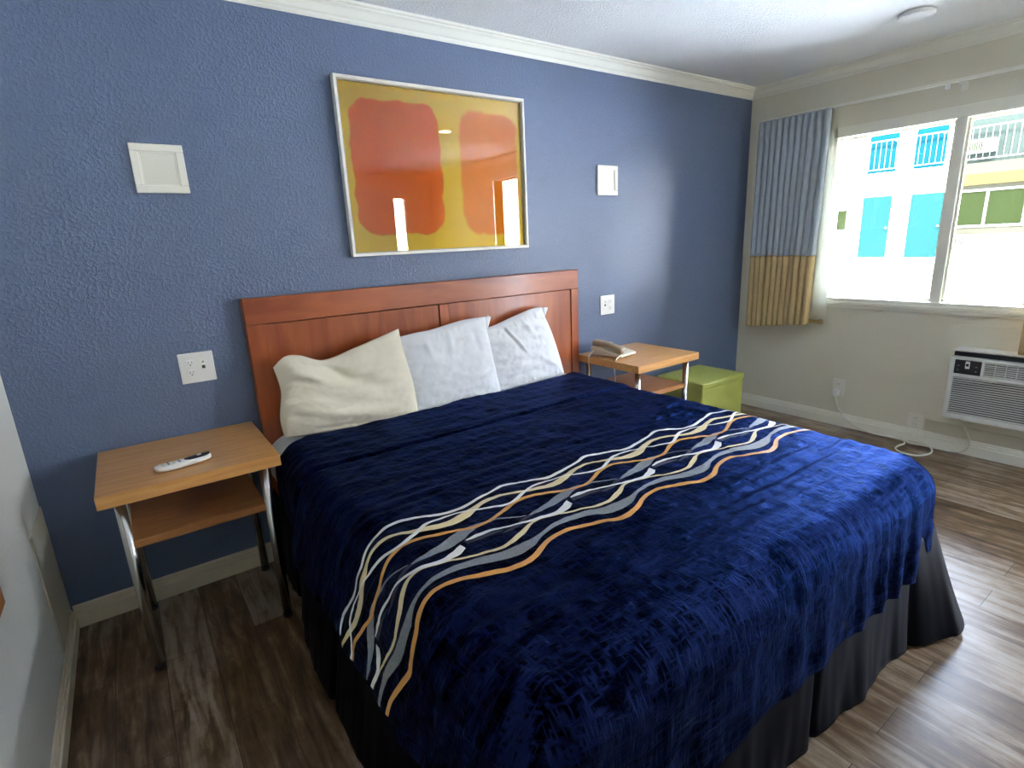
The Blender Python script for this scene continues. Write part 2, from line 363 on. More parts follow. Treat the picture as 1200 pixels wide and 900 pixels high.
# narrow back window (seen only as a reflection in the picture glass)
w2 = thing('window_2', (SX0, YB, SZ0), None, None); w2['kind'] = 'structure'
b = MB((SX0, YB, SZ0)); b.box(SX0, SX0+.015, YB-.08, YB-.03, SZ0, SZ1); b.box(SX1-.015, SX1, YB-.08, YB-.03, SZ0, SZ1); b.box(SX0, SX1, YB-.08, YB-.03, SZ0, SZ0+.015); b.box(SX0, SX1, YB-.08, YB-.03, SZ1-.015, SZ1)
b.build('window_frame', M_frame, w2)
b = MB((SX0, YB, SZ0)); b.box(SX0+.015, SX1-.015, YB-.056, YB-.052, SZ0+.015, SZ1-.015); b.build('glass', M_glass, w2)
# open doorway casing
b = MB(); b.box(W-.015, W+T, DY0, DY0+.06, 0, DZ+.06); b.box(W-.015, W+T, DY1-.06, DY1, 0, DZ+.06); b.box(W-.015, W+T, DY1, DY0, DZ, DZ+.06)
struct(b.build('door_1', M_trim, bevel=.004))

# ------------------------------------------------------------------ bed
ZT = .622; XL, XR, YF, YH = .785, 2.572, -1.995, -.20
RP, RA = .14, .095
def bedmap(a, y, grow=0., zt=ZT, drape=1.):
    """unrolled cloth coordinate (a across, y along) -> point on the made bed"""
    x0, x1, yf = XL+RP, XR-RP, YF+RP
    nx = min(max(a, x0), x1); ny = max(y, yf)
    dx, dy = a-nx, y-ny
    L2 = math.hypot(dx, dy); d = max(abs(dx), abs(dy))
    # soft dome and long waves of the mattress
    dome = .010*(1-((a-(XL+XR)/2)/1.1)**2) + .006*NZ(a*2.1, y*2.1, 3)
    if L2 < 1e-9: return Vector((a, y, zt+dome)), 0., Vector((0, 0, 1))
    ux, uy = dx/L2, dy/L2
    fl = RP-RA; arc = RA*PI/2
    if d <= fl: out, down = d, 0.; n = Vector((0, 0, 1))
    elif d <= fl+arc:
        th = (d-fl)/RA; out = fl+RA*math.sin(th); down = RA*(1-math.cos(th)); n = Vector((ux*math.sin(th), uy*math.sin(th), math.cos(th)))
    else:
        down = RA+(d-fl-arc)*(1-.34*max(0., -ux)**2); out = fl+RA; n = Vector((ux, uy, 0))
    lo = max(0., down-RA*.6)
    side = abs(ux)
    out += grow
    if drape:
        flare = (.10 if ux > 0 else .34*sm(-.46, -.72, y))*side*lo + .03*(1-side)*lo
        # pleats that open towards the hem
        s = nx*1.0+ny*1.0+math.atan2(uy, ux)*.16
        pl = NZ(s*9, 2.2)*1.1+NZ(s*21, lo*2.5, 7)*.45+.7*abs(uy)*sm(1.4, 2.2, nx)*math.sin(nx*52+4*NZ(nx*3, 1))
        out += flare+drape*(.013*pl*sm(.0, .22, lo)+.004*abs(pl)*sm(0, .08, down))
    dome *= max(0, 1-down/RA)
    return Vector((nx+ux*out, ny+uy*out, zt-down+dome)), down, n
HEADP = [(.70, -.27), (.802, -.29), (.93, -.235), (1.1, -.262), (1.21, -.258), (1.43, -.262), (1.553, -.265), (1.70, -.225), (1.95, -.245), (2.43, -.19), (2.60, -.16), (2.8, -.16)]
def interp(P, x):
    if x <= P[0][0]: return P[0][1]
    for (a, u), (c, v) in zip(P, P[1:]):
        if x <= c: return u+(v-u)*(x-a)/(c-a)
    return P[-1][1]
def crease(a, y):
    """wrinkle height of the velvet spread"""
    h = .0035*NZ(a*7+2*NZ(a*2, y*2), y*22, 1)+.0025*NZ(a*20, y*8, 4)+.0014*NZ(a*45, y*45, 8)
    # ruffled patch beside the embroidery near the window-side edge and along the stripe lower border
    k = math.exp(-((a-2.33)/.22)**2-((y+1.06)/.16)**2)
    h += k*.011*NZ(a*16, y*30, 2)
    k2 = math.exp(-((y+1.72)/.13)**2)
    h += k2*.008*NZ(a*3.2+y*4, y*26, 5)
    k3 = math.exp(-((y+1.08)/.09)**2)
    h += k3*.006*NZ(a*5+y*3, y*30, 9)
    # turned-down band at the head: stitched step
    ys = -.615+.02*math.sin(a*3.1)+.012*NZ(a*4, 1)
    h += .007*sm(ys-.012, ys+.012, y)-.006*math.exp(-((y-ys)/.010)**2)
    return h
DROP = .255
LA = (RP-RA)+RA*PI/2+DROP
def spread(a, y, lift=0.):
    p, down, n = bedmap(a, y)
    h = crease(a, y)
    return p+n*(h+lift+.004)
b = MB()
A0, A1 = XL+RP-LA, XR-RP+LA
B1 = YF+RP-LA
def fsp(u, v):
    a = lerp(A0, A1, u); yh = interp(HEADP, a)+.008*NZ(a*9, 3)
    y = lerp(yh, B1, v)
    hemk = sm(.93, 1, v)
    return spread(a, y)
b.grid(fsp, 420, 400, uvfn=lambda u, v: (lerp(A0, A1, u), lerp(-.25, B1, v)))
# --- woven wave stripes in the same cloth
PX = .3735
def periodic(keys, per=PX):
    ks = sorted(keys)
    def f(x):
        t = (x-ks[0][0]) % per+ks[0][0]
        ext = [(k[0]-per,)+tuple(k[1:]) for k in ks[-2:]]+ks+[(k[0]+per,)+tuple(k[1:]) for k in ks[:2]]
        for i in range(1, len(ext)-2):
            if ext[i][0] <= t <= ext[i+1][0]:
                p0, p1, p2, p3 = ext[i-1:i+3]; u = (t-p1[0])/(p2[0]-p1[0]); res = []
                for c in range(1, len(p1)):
                    m1 = (p2[c]-p0[c])/(p2[0]-p0[0])*(p2[0]-p1[0]); m2 = (p3[c]-p1[c])/(p3[0]-p1[0])*(p2[0]-p1[0])
                    res.append((2*u**3-3*u*u+1)*p1[c]+(u**3-2*u*u+u)*m1+(-2*u**3+3*u*u)*p2[c]+(u**3-u*u)*m2)
                return res
        return ext[2][1:]
    return f
def ribbon(f, a0, a1, mi, lift):
    n = max(6, int((a1-a0)/.009)); rows = []
    for i in range(n+1):
        a = lerp(a0, a1, i/n); y, w = f(a); w = max(w*1.35, .0022)
        f2 = f(a+.004); f1 = f(a-.004); sl = (f2[0]-f1[0])/.008; ca = 1/math.sqrt(1+sl*sl)
        nx_, ny_ = -sl*ca, ca; row = []
        for k in (-1, -.33, .33, 1):
            aa, yy = a+nx_*w/2*k, y+ny_*w/2*k
            row.append(b.vert(spread(aa, yy, lift), (aa, yy)))
        rows.append(row)
    for r0, r1 in zip(rows, rows[1:]):
        for k in range(3): b.face((r0[k], r1[k], r1[k+1], r0[k+1]), mi)
FULL0, FULL1 = A0+.012, A1-.012
fA = periodic([(1.29, -1.180, .010), (1.38, -1.213, .009), (1.44, -1.232, .011), (1.51, -1.221, .010), (1.60, -1.196, .008)])
fB = periodic([(1.26, -1.243, .010), (1.38, -1.283, .018), (1.45, -1.280, .023), (1.52, -1.253, .014), (1.59, -1.237, .012)])
fC = periodic([(1.24, -1.300, .008), (1.30, -1.274, .009), (1.36, -1.250, .008), (1.48, -1.262, .004), (1.55, -1.288, .008)])
fD = periodic([(1.29, -1.300, .011), (1.37, -1.325, .010), (1.44, -1.350, .009), (1.51, -1.347, .009), (1.60, -1.311, .011)])
fG = periodic([(1.22, -1.432, .006), (1.30, -1.443, .006), (1.37, -1.464, .007), (1.46, -1.482, .009), (1.53, -1.460, .013)])
fH = periodic([(1.19, -1.500, .010), (1.26, -1.484, .012), (1.34, -1.487, .018), (1.44, -1.516, .028), (1.51, -1.515, .025)])
fI = periodic([(1.27, -1.525, .011), (1.36, -1.551, .012), (1.43, -1.574, .014), (1.49, -1.566, .013), (1.56, -1.535, .010)])
LF = .0012
ribbon(fA, FULL0, FULL1, 1, LF); ribbon(fH, FULL0, FULL1, 4, LF); ribbon(fG, FULL0, FULL1, 2, LF)
ribbon(fI, FULL0, FULL1, 3, LF)
ribbon(fB, FULL0, FULL1, 2, LF*1.6); ribbon(fD, FULL0, FULL1, 3, LF*1.5); ribbon(fC, FULL0, FULL1, 1, LF*2.2)
def seg(keys):
    def f(a):
        for (p, q) in zip(keys, keys[1:]):
            if a <= q[0]: break
        u = max(0, min(1, (a-p[0])/(q[0]-p[0]))); u2 = u*u*(3-2*u)*.6+u*.4
        return [lerp(p[1], q[1], u2), lerp(p[2], q[2], u)]
    return f
for k in range(-3, 5):
    o_ = k*PX
    def sh(K): return [(x+o_, y, w_) for x, y, w_ in K]
    for K, mi, lf in (([(1.235, -1.394, .004), (1.265, -1.388, .012), (1.32, -1.382, .022), (1.385, -1.366, .028), (1.42, -1.352, .024), (1.46, -1.345, .012), (1.51, -1.352, .006), (1.60, -1.388, .003)], 4, LF*.6),
                      ([(1.12, -1.425, .004), (1.17, -1.418, .012), (1.22, -1.398, .010), (1.25, -1.392, .006)], 5, LF*.5),
                      ([(1.395, -1.392, .004), (1.43, -1.388, .010), (1.47, -1.391, .008), (1.54, -1.408, .005), (1.60, -1.424, .008), (1.68, -1.437, .012), (1.715, -1.428, .019), (1.748, -1.410, .017)], 1, LF*1.2),
                      ([(1.39, -1.398, .016), (1.44, -1.402, .012), (1.50, -1.412, .004)], 5, LF*.4)):
        K = sh(K); a0, a1 = K[0][0], K[-1][0]
        if a1 < FULL0+.02 or a0 > FULL1-.02: continue
        ribbon(seg(K), max(a0, FULL0), min(a1, FULL1), mi, lf)
sp_ = b.build('bedspread', [M_vel, M_satw, M_cr, M_or, M_gr, M_dk], smooth=True, bevel=-1)
props(sp_, 'dark navy crushed velvet bedspread with a band of white, cream, orange and grey wavy stripes', 'bedspread')

# bed sheet showing at the head and in two slivers under the hem
b = MB()
SL = (RP-RA)+RA*PI/2+.10
def fsh(u, v):
    a = lerp(XL+RP-SL, XR-RP+SL, u); y = lerp(-.072, YF+RP-SL, v)
    ex = .125*math.exp(-((a-1.66)/.10)**2)*sm(.90, 1, v)+.0
    p, down, n = bedmap(a, y, grow=-.004, zt=ZT-.012, drape=.35)
    p = p+n*(.003*NZ(a*8, y*14, 6)+.002*NZ(a*22, y*22, 1))
    if ex: p = p+Vector((0, 0, -ex*sm(.93, 1, v)*.90)); p.y -= .034*sm(.312, .285, p.z)
    if u < .06:
        e2 = math.exp(-((y+1.72)/.07)**2)*sm(.06, 0, u); p = p+Vector((-.045*e2*sm(.40, .33, p.z-.165*e2), 0, -.150*e2))
    return p
b.grid(fsh, 220, 240)
props(b.build('bed_sheet', M_sheet, smooth=True, bevel=-1), 'white flat bed sheet showing beneath the pillows above the dark bedspread', 'bed sheet')

bed = thing('bed', ((XL+XR)/2, -1.05, 0), 'wide bed with a gathered black-navy skirt reaching the wood floor', 'bed')
off = ((XL+XR)/2, -1.05, 0)
b = MB(off)
def rrect(x0, x1, y0, y1, r, n=8):
    P = []
    for cx, cy, a0 in ((x1-r, y1-r, 0), (x0+r, y1-r, PI/2), (x0+r, y0+r, PI), (x1-r, y0+r, 1.5*PI)):
        for k in range(n+1): a = a0+PI/2*k/n; P.append((cx+r*math.cos(a), cy+r*math.sin(a)))
    return P
def slab(b, x0, x1, y0, y1, z0, z1, r, e=.03):
    P = rrect(x0, x1, y0, y1, r); rings = []
    prof_ = [(e, z0), (e*.3, z0+e*.3), (0, z0+e), (0, z1-e), (e*.3, z1-e*.3), (e, z1)]
    for ins, z in prof_:
        Q = rrect(x0+ins, x1-ins, y0+ins, y1-ins, r); rings.append([b.vert((x, y, z)) for x, y in Q])
    n = len(P)
    for A, B in zip(rings, rings[1:]):
        for j in range(n): b.face((A[j], A[(j+1) % n], B[(j+1) % n], B[j]))
    b.face(rings[0][::-1]); b.face(rings[-1])
slab(b, XL+.03, XR-.03, YF+.04, -.075, .355, ZT-.035, .08, .05); b.build('mattress', M_sheet, bed, smooth=True)
b = MB(off); slab(b, XL+.04, XR-.04, YF+.05, -.075, .14, .352, .05, .02); b.build('box_spring', M_sheet, bed, smooth=True)
b = MB(off)
for x in (XL+.15, (XL+XR)/2, XR-.15):
    for y in (-.25, -1.05, YF+.18): b.box(x-.03, x+.03, y-.03, y+.03, .006, .14)
b.box(XL+.12, XR-.12, YF+.15, YF+.2, .10, .139); b.box(XL+.12, XR-.12, -.27, -.22, .10, .139); b.box(XL+.12, XL+.17, YF+.15, -.22, .10, .139); b.box(XR-.17, XR-.12, YF+.15, -.22, .10, .139)
b.build('bed_frame', M_black, bed)
# skirt
b = MB(off)
def skirt_path():
    r = .05; x0, x1, yf = XL+.012, XR-.012, YF+.012; P = []
    seg_ = [((x0, -.10), (x0, yf+r)), None, ((x0+r, yf), (x1-r, yf)), None, ((x1, yf+r), (x1, -.10))]
    def line(a, c, n, nrm):
        for i in range(n): t = i/n; P.append((lerp(a[0], c[0], t), lerp(a[1], c[1], t), nrm[0], nrm[1]))
    line(*seg_[0], 190, (-1, 0))
    for k in range(14): a = PI+PI/2*k/14; P.append((x0+r+r*math.cos(a), yf+r+r*math.sin(a), math.cos(a), math.sin(a)))
    line(*seg_[2], 190, (0, -1))
    for k in range(14): a = 1.5*PI+PI/2*k/14; P.append((x1-r+r*math.cos(a), yf+r+r*math.sin(a), math.cos(a), math.sin(a)))
    line(*seg_[4], 190, (1, 0)); P.append((x1, -.10, 1, 0)); return P
SP = skirt_path(); NS = len(SP)
rows = []
ZS = .39
cum = [0]
for p, q in zip(SP, SP[1:]): cum.append(cum[-1]+math.hypot(q[0]-p[0], q[1]-p[1]))
def corner_k(i):
    x, y = SP[i][:2]
    kr = math.exp(-(((x-XR)**2+(y-YF)**2)/.16**2)); kl = math.exp(-(((x-XL)**2+(y-YF)**2)/.16**2)); return kr, kl
for i in range(NS):
    x, y, nx, ny = SP[i]; s = cum[i]; row = []
    kr, kl = corner_k(i)
    for j in range(25):
        t = j/24; z = ZS-(ZS-.012)*t
        # inverted pleats + soft folds
        pl = NZ(s*4.2, t*.5, 1)*1.0+NZ(s*10, t*.8, 3)*.5+NZ(s*26, t*1.4, 9)*.18
        box = -.02*math.exp(-(((s % .62)-.31)/.016)**2)
        lf = max(0., -nx)*(.15+.85*sm(-.46, -.72, y)); fl = .012+lf*(.022+.062*t)+(.028*pl*(1-.4*lf)+.022*(1-lf))*t**1.1+box*(.3+.7*t)+.115*kr*t+.04*kl*t
        dz = .012*NZ(s*3, 8)*t+.02*kr*t
        row.append(b.vert((x+nx*fl, y+ny*fl, z+dz)))
    rows.append(row)
for A, B in zip(rows, rows[1:]):
    for j in range(24): b.face((A[j], B[j], B[j+1], A[j+1]))
b.build('bed_skirt', M_skirt, bed, smooth=True, solid=.0025, bevel=-1)

# ------------------------------------------------------------------ headboard
HX0, HX1, HZ, HY = .790, 2.655, 1.222, -.055
hb = thing('headboard', (1.7225, 0, .25), 'wide cherry wood headboard with two recessed panels, behind the pillows', 'headboard')
off = (1.7225, 0, .25)
ST = .078; TR = .112; MX = 1.70
b = MB(off); b.box(HX0, HX1, HY, -.002, HZ-TR, HZ); b.build('top_rail', M_cherry, hb, bevel=.003)
b = MB(off); b.box(HX0, HX0+ST, HY, -.002, .25, HZ-TR-.0005); b.build('stile', M_cherry_v, hb, bevel=.0015)
b = MB(off); b.box(HX1-ST*.72, HX1, HY, -.002, .25, HZ-TR-.0005); b.build('stile', M_cherry_v, hb, bevel=.0015)
b = MB(off); b.box(MX+.003, MX+.055, HY+.004, -.004, .34, HZ-TR-.003); b.build('centre_strip', M_cherry_v, hb, bevel=.0015)
b = MB(off); b.box(HX0+ST+.001, MX-.003, HY+.007, -.006, .34, HZ-TR-.004); b.build('panel', M_cherry_v, hb, bevel=.001)
b = MB(off); b.box(MX+.057, HX1-ST*.72-.004, HY+.006, -.006, .34, HZ-TR-.003); b.build('panel', M_cherry_v, hb, bevel=.001)
b = MB(off); b.box(HX0+ST-.004, HX1-.05, -.02, -.003, .30, HZ-TR+.01); b.build('backing', M_groove, hb)
b = MB(off); b.box(HX0+ST, HX1-ST*.72, HY+.002, -.004, .25, .339); b.build('bottom_rail', M_cherry, hb)

# ------------------------------------------------------------------ pillows
def poly_at(P, t):
    L = [0]
    for p, q in zip(P, P[1:]): L.append(L[-1]+math.hypot(q[0]-p[0], q[1]-p[1]))
    s = t*L[-1]
    for i in range(len(P)-1):
        if s <= L[i+1] or i == len(P)-2:
            u = (s-L[i])/(L[i+1]-L[i])
            # catmull-rom
            p0 = P[max(0, i-1)]; p1 = P[i]; p2 = P[i+1]; p3 = P[min(len(P)-1, i+2)]
            return [.5*((2*p1[c])+(-p0[c]+p2[c])*u+(2*p0[c]-5*p1[c]+4*p2[c]-p3[c])*u*u+(-p0[c]+3*p1[c]-3*p2[c]+p3[c])*u**3) for c in (0, 1)]
def pillow(top, right, bot, left, y0, lean, thick, seed, m, label, wr, flange=None):
    cz = bot[0][1]; cx = (bot[0][0]+bot[-1][0])/2
    off = (cx, y0, cz); b = MB(off)
    N1, N2 = 90, 66
    def side(sg):
        def f(u, v):
            Tp = poly_at(top, u); Bt = poly_at(bot, u); Lf = poly_at(left, 1-v); Rt = poly_at(right, 1-v)
            x = lerp(Bt[0], Tp[0], v)+lerp(Lf[0], Rt[0], u)-(lerp(lerp(bot[0][0], bot[-1][0], u), lerp(top[0][0], top[-1][0], u), v))
            z = lerp(Bt[1], Tp[1], v)+lerp(Lf[1], Rt[1], u)-(lerp(lerp(bot[0][1], bot[-1][1], u), lerp(top[0][1], top[-1][1], u), v))
            e = min(u, 1-u, v, 1-v)
            pu = 1-abs(2*u-1)**2.6; pv = 1-abs(2*v-1)**2.6
            prof = (max(0, pu)*max(0, pv))**.62
            if v < .5: prof = max(prof, ((max(0, pu))**.62)*(max(0, pv))**.42*.97)
            t = thick*.5*prof
            # creases
            c = 0
            for (ax, az, bx, bz, amp, wd) in wr:
                # ridge along a line segment in uv
                du, dv = bx-ax, bz-az; tt = max(0, min(1, ((u-ax)*du+(v-az)*dv)/(du*du+dv*dv)))
                dd = math.hypot(u-ax-tt*du, (v-az-tt*dv)*.8); c += amp*math.exp(-(dd/wd)**2)*math.sin(PI*min(1, tt*.9+.1))
            c += .0060*NZ(u*4+seed, v*9+u*3, seed)+.0035*NZ(u*12, v*14-u*6, seed+2)+.0016*NZ(u*30, v*30, seed)
            k = sm(0, .12, e)
            # tucks running in from the seams
            c += .0045*NZ(u*26 if (v < .12 or v > .88) else seed, v*26 if (u < .12 or u > .88) else seed, 5)*sm(0, .03, e)*sm(.25, .08, e)
            y = y0+lean*v
            return Vector((x, y-sg*(t+c*k*(1 if sg > 0 else .5)), z))
        return f
    b.grid(side(1), N1, N2); b.grid(side(-1), N1, N2)
    if flange:   # limp pillow-case corner
        x, z, dx, dz = flange
        P = [(x, z), (x+dx*.75, z+dz*1.0), (x+dx, z+dz*.35), (x+dx*.55, z-.05), (x+.01, z-.075)]
        F = [b.vert((px, y0+lean-.004, pz)) for px, pz in P]; F2 = [b.vert((px, y0+lean+.006, pz)) for px, pz in P]
        b.face(F); b.face(F2[::-1])
        for j in range(5): b.face((F[j], F[(j+1) % 5], F2[(j+1) % 5], F2[j]))
    o = b.build('pillow', m, smooth=True)
    o.location = off
    md = o.modifiers.new('weld', 'WELD'); md.merge_threshold = .0004
    return props(o, label, 'pillow', 'pillows against the headboard')
ZP = .012
pillow([(.849, .94), (.90, .978), (.96, .975), (1.063, .938), (1.209, .972), (1.421, 1.03)], [(1.421, 1.03), (1.428, .932), (1.455, .76), (1.462, .625)], [(.842, .645), (1.088, .628), (1.29, .62), (1.462, .625)], [(.849, .94), (.861, .836), (.838, .728), (.842, .645)],
       -.205, .045, .165, 3, M_sheet2, 'warm-lit white pillow with a sagging top edge, nearest the bedside table that holds the remote',
       [(.30, .92, .80, .40, -.022, .06), (.34, .95, .55, .62, -.018, .035), (.08, .80, .30, .72, .018, .05), (.14, .62, .7, .30, -.010, .06), (.95, .9, .6, .55, .010, .05), (.15, .35, .8, .18, .010, .06), (.25, .12, .9, .05, -.010, .03)])
pillow([(1.393, .982), (1.517, .994), (1.61, .999), (1.782, 1.024), (1.93, 1.026)], [(1.93, 1.026), (1.923, .967), (1.948, .756), (1.971, .618)], [(1.435, .621), (1.723, .615), (1.971, .618)], [(1.393, .982), (1.396, .85), (1.422, .719), (1.435, .621)],
       -.175, .045, .15, 11, M_sheet, 'white pillow with an upturned corner, in the middle of the row of three',
       [(.25, .98, .35, .6, .008, .03), (.55, .97, .5, .55, .007, .03), (.78, .97, .80, .5, -.010, .03), (.9, .8, .7, .3, .008, .05), (.98, .4, .6, .25, .007, .03)], (1.91, 1.015, .05, .014))
pillow([(1.869, .949), (2.006, .973), (2.092, .995), (2.24, 1.03), (2.325, 1.034)], [(2.325, 1.034), (2.335, .984), (2.383, .856), (2.448, .631)], [(1.927, .618), (2.221, .618), (2.448, .625)], [(1.869, .949), (1.875, .811), (1.905, .689), (1.927, .618)],
       -.15, .04, .135, 23, M_sheet, 'white pillow farthest from the nightstand with the remote, leaning nearest the telephone',
       [(.35, .95, .55, .45, .010, .02), (.30, .98, .5, .5, -.008, .02), (.6, .98, .7, .6, .007, .03), (.2, .1, .5, .5, .006, .04), (.9, .15, .6, .45, .007, .03)], (2.312, 1.026, .055, .004))

# ------------------------------------------------------------------ nightstands
NSW, NSD, NSZ = .547, .512, .691
def nightstand(loc, label):
    r = thing('nightstand', loc, label, 'nightstand')          # local: x 0..W, y 0..-D
    b = MB(); b.box(0, NSW, -NSD, 0, NSZ-.043, NSZ); b.build('tabletop', M_oak, r, bevel=.0015)
    b = MB(); b.box(.065, NSW-.065, -NSD+.045, -.03, .470, .497); b.build('shelf', M_oakd, r, bevel=.0015)
    for x in (.055, NSW-.055):
        for y in (-.05, -NSD+.055):
            b = MB(); b.tube([(x, y, .0), (x, y, NSZ-.042)], .0165, 20); lg = b.build('leg', M_chrome, r, smooth=True)
            for p in lg.data.polygons:
                if len(p.vertices) > 4: p.use_smooth = False
            b = MB(); b.lathe([(.0185, 0.0), (.0195, .004), (.0185, .014), (.017, .016)], (x, y, 0), 20); b.build('foot_cap', M_black, lg, smooth=False)
    b = MB(); b.box(.06, NSW-.06, -.058, -.042, .40, .47); b.build('back_bar', M_oakd, r)
    return r
ns1 = nightstand((.2077, -.012, 0), 'light wood nightstand on chrome legs with a remote control on top')
ns2 = copy_tree(ns1); ns2.location = (2.6757, -.012, 0)
ns2['label'] = 'light wood nightstand on chrome legs with a beige telephone on top, beside the lime ottoman'
# ------------------------------------------------------------------ remote control
rc = thing('remote_control', (.462, -.407, NSZ), 'white remote control with a black key panel lying on the nightstand', 'remote control')
rc.rotation_euler = (0, 0, math.radians(9))
b = MB()
def frc(u, v):
    s = lerp(-.088, .088, v); w = .029-.004*math.exp(-((s-.012)/.030)**2)-.003*sm(.02, .09, s)
    e = max(0, 1-(abs(s)/.089)**5)**.5; w *= e
    a = u*2*PI; ca, sa = math.cos(a), math.sin(a)
    hh = .0115*(.6+.4*e)
    z = .0118+hh*math.copysign(abs(sa)**.8, sa); 
    return (s, -w*math.copysign(abs(ca)**.75, ca), z+.003*(s/.09)**2)
b.grid(frc, 32, 40, closed_u=True); body = b.build('body', M_white, rc, smooth=True)
b = MB()
def fpan(u, v):
    s = lerp(.004, .086, v); t = lerp(-1, 1, u); w = (.022)*max(0, 1-abs((s-.045)/.043)**3)**.5
    return (s, .002+w*t*.92, .0247-.0035*t*t+.003*(s/.09)**2)
b.grid(fpan, 12, 24); b.build('key_panel', M_black, rc, smooth=True, solid=.002, off=0, bevel=-1)
b = MB(); b.lathe([(.0075, .0), (.0085, .002), (.006, .0035)], (.052, .002, .0245), 20); b.build('key', M_white, rc, smooth=True)
for i in range(4):
    for j in range(3):
        b = MB(); b.lathe([(.0035, 0), (.0035, .002), (.0025, .0028)], (-.012-.017*i, .011*(j-1), .0228), 12); b.build('key', M_beige if i % 2 else M_gr, rc, smooth=True)

# ------------------------------------------------------------------ telephone
ph = thing('telephone', (2.715, -.10, NSZ), 'beige corded desk telephone on the nightstand beside the headboard', 'telephone')
# local: x 0..0.17, y 0..-0.23 (front), wedge
ph.rotation_euler = (0, 0, math.radians(10))
b = MB()
prof_ = [(0, .006), (0, .058), (-.03, .062), (-.20, .026), (-.222, .018), (-.222, .006)]
b.prism(prof_, 0, .165, lambda u, v, t: (t, u, v)); b.build('base', M_beige, ph, bevel=.006, seg=3)
hs = None
b = MB()
def fhs(u, v):
    y = lerp(.004, -.222, v); c = .078+.010*math.sin(PI*v)-.036*v
    rad = .022-.004*math.sin(PI*v)**.6; e = max(0, 1-abs(2*v-1)**10)**.5
    a = u*2*PI; ww = .028*(1-.15*math.sin(PI*v))
    return (.030+ww*e*math.copysign(abs(math.cos(a))**.7, math.cos(a)), y, c+rad*e*math.copysign(abs(math.sin(a))**.7, math.sin(a)))
b.grid(fhs, 24, 44, closed_u=True); hs = b.build('handset', M_beiged, ph, smooth=True)
for yy, zz in ((-.03, .060), (-.19, .036)):
    b = MB(); b.lathe([(.024, -.012), (.026, -.004), (.024, .014), (.018, .022)], (.030, yy, zz+.006), 24); b.build('ear_cup', M_beiged, hs, smooth=True)
for i in range(4):
    for j in range(3):
        x = .085+.024*j; y = -.075-.026*i; z = .0625+(y+.03)*(.036/.17)
        b = MB(); b.box(x-.008, x+.008, y-.007, y+.007, z-.004, z+.003); b.build('key', M_white, ph, bevel=.0015)
b = MB(); b.box(.075, .150, -.055, -.030, .054, .0635); b.build('label_card', M_white, ph, bevel=.001)
def cord(pts, r, n=60):
    out = []; P = [Vector(p) for p in pts]
    for i in range(len(P)-1):
        p0 = P[max(0, i-1)]; p1 = P[i]; p2 = P[i+1]; p3 = P[min(len(P)-1, i+2)]
        for k in range(8):
            u = k/8; out.append(.5*((2*p1)+(-p0+p2)*u+(2*p0-5*p1+4*p2-p3)*u*u+(-p0+3*p1-3*p2+p3)*u**3))
    out.append(P[-1]); return out
b = MB(); b.tube(cord([(.0, -.02, .03), (-.045, -.022, .012), (-.056, -.022, -.02), (-.050, -.024, -.09), (-.058, -.03, -.16), (-.055, -.045, -.22), (-.05, -.10, -.26), (-.05, -.17, -.25), (-.055, -.21, -.20), (-.058, -.218, -.12), (-.064, -.218, -.03), (-.040, -.216, .008), (.012, -.212, .02), (.03, -.205, .035)], .003), .0032, 8)
b.build('cord', M_ivory, ph, smooth=True)

# ------------------------------------------------------------------ ottoman
ot = thing('ottoman', (3.69, -.21, 0), 'lime green vinyl cube ottoman in the corner by the curtain', 'ottoman')
off = (3.69, -.21, 0); OX0, OX1, OY0, OY1, OZ = 3.452, 3.928, -.402, -.022, .42
b = MB(off)
def obox(b, x0, x1, y0, y1, z0, z1, puff, n=14):
    def F(o, du, dv, nn):
        o, du, dv, nn = map(Vector, (o, du, dv, nn))
        def f(u, v): return o+du*u+dv*v+nn*(puff*(1-(2*u-1)**4)*(1-(2*v-1)**4))
        b.grid(f, n, n)
    F((x0, y0, z0), (x1-x0, 0, 0), (0, 0, z1-z0), (0, -1, 0)); F((x0, y1, z0), (x1-x0, 0, 0), (0, 0, z1-z0), (0, 1, 0))
    F((x0, y0, z0), (0, y1-y0, 0), (0, 0, z1-z0), (-1, 0, 0)); F((x1, y0, z0), (0, y1-y0, 0), (0, 0, z1-z0), (1, 0, 0))
    F((x0, y0, z1), (x1-x0, 0, 0), (0, y1-y0, 0), (0, 0, 1)); F((x0, y0, z0), (x1-x0, 0, 0), (0, y1-y0, 0), (0, 0, -1))
def ottbuild(b, name):
    o = b.build(name, M_lime, ot, smooth=True)
    w_ = o.modifiers.new('weld', 'WELD'); w_.merge_threshold = .0005
    k = o.modifiers.new('bevel', 'BEVEL'); k.width = .008; k.segments = 3; k.limit_method = 'ANGLE'; k.angle_limit = math.radians(50)
    return o
obox(b, OX0, OX1, OY0, OY1, .02, OZ-.04, .004); ottbuild(b, 'body')
b = MB(off); obox(b, OX0-.003, OX1+.003, OY0-.003, OY1+.003, OZ-.042, OZ-.005, .006); ottbuild(b, 'seat_cushion')
b = MB(off); z = OZ-.041
b.tube([(OX0, OY0-.003, z), (OX1, OY0-.003, z), (OX1+.003, OY0, z), (OX1+.003, OY1, z), (OX1, OY1+.003, z), (OX0, OY1+.003, z), (OX0-.003, OY1, z), (OX0-.003, OY0, z)], .003, 8, closed=True); b.build('piping', M_lime, ot, smooth=True)
for x in (OX0+.05, OX1-.05):
    for y in (OY0+.05, OY1-.05):
        b = MB(off); b.lathe([(.014, 0), (.018, .02)], (x, y, 0), 16); b.build('foot', M_black, ot)

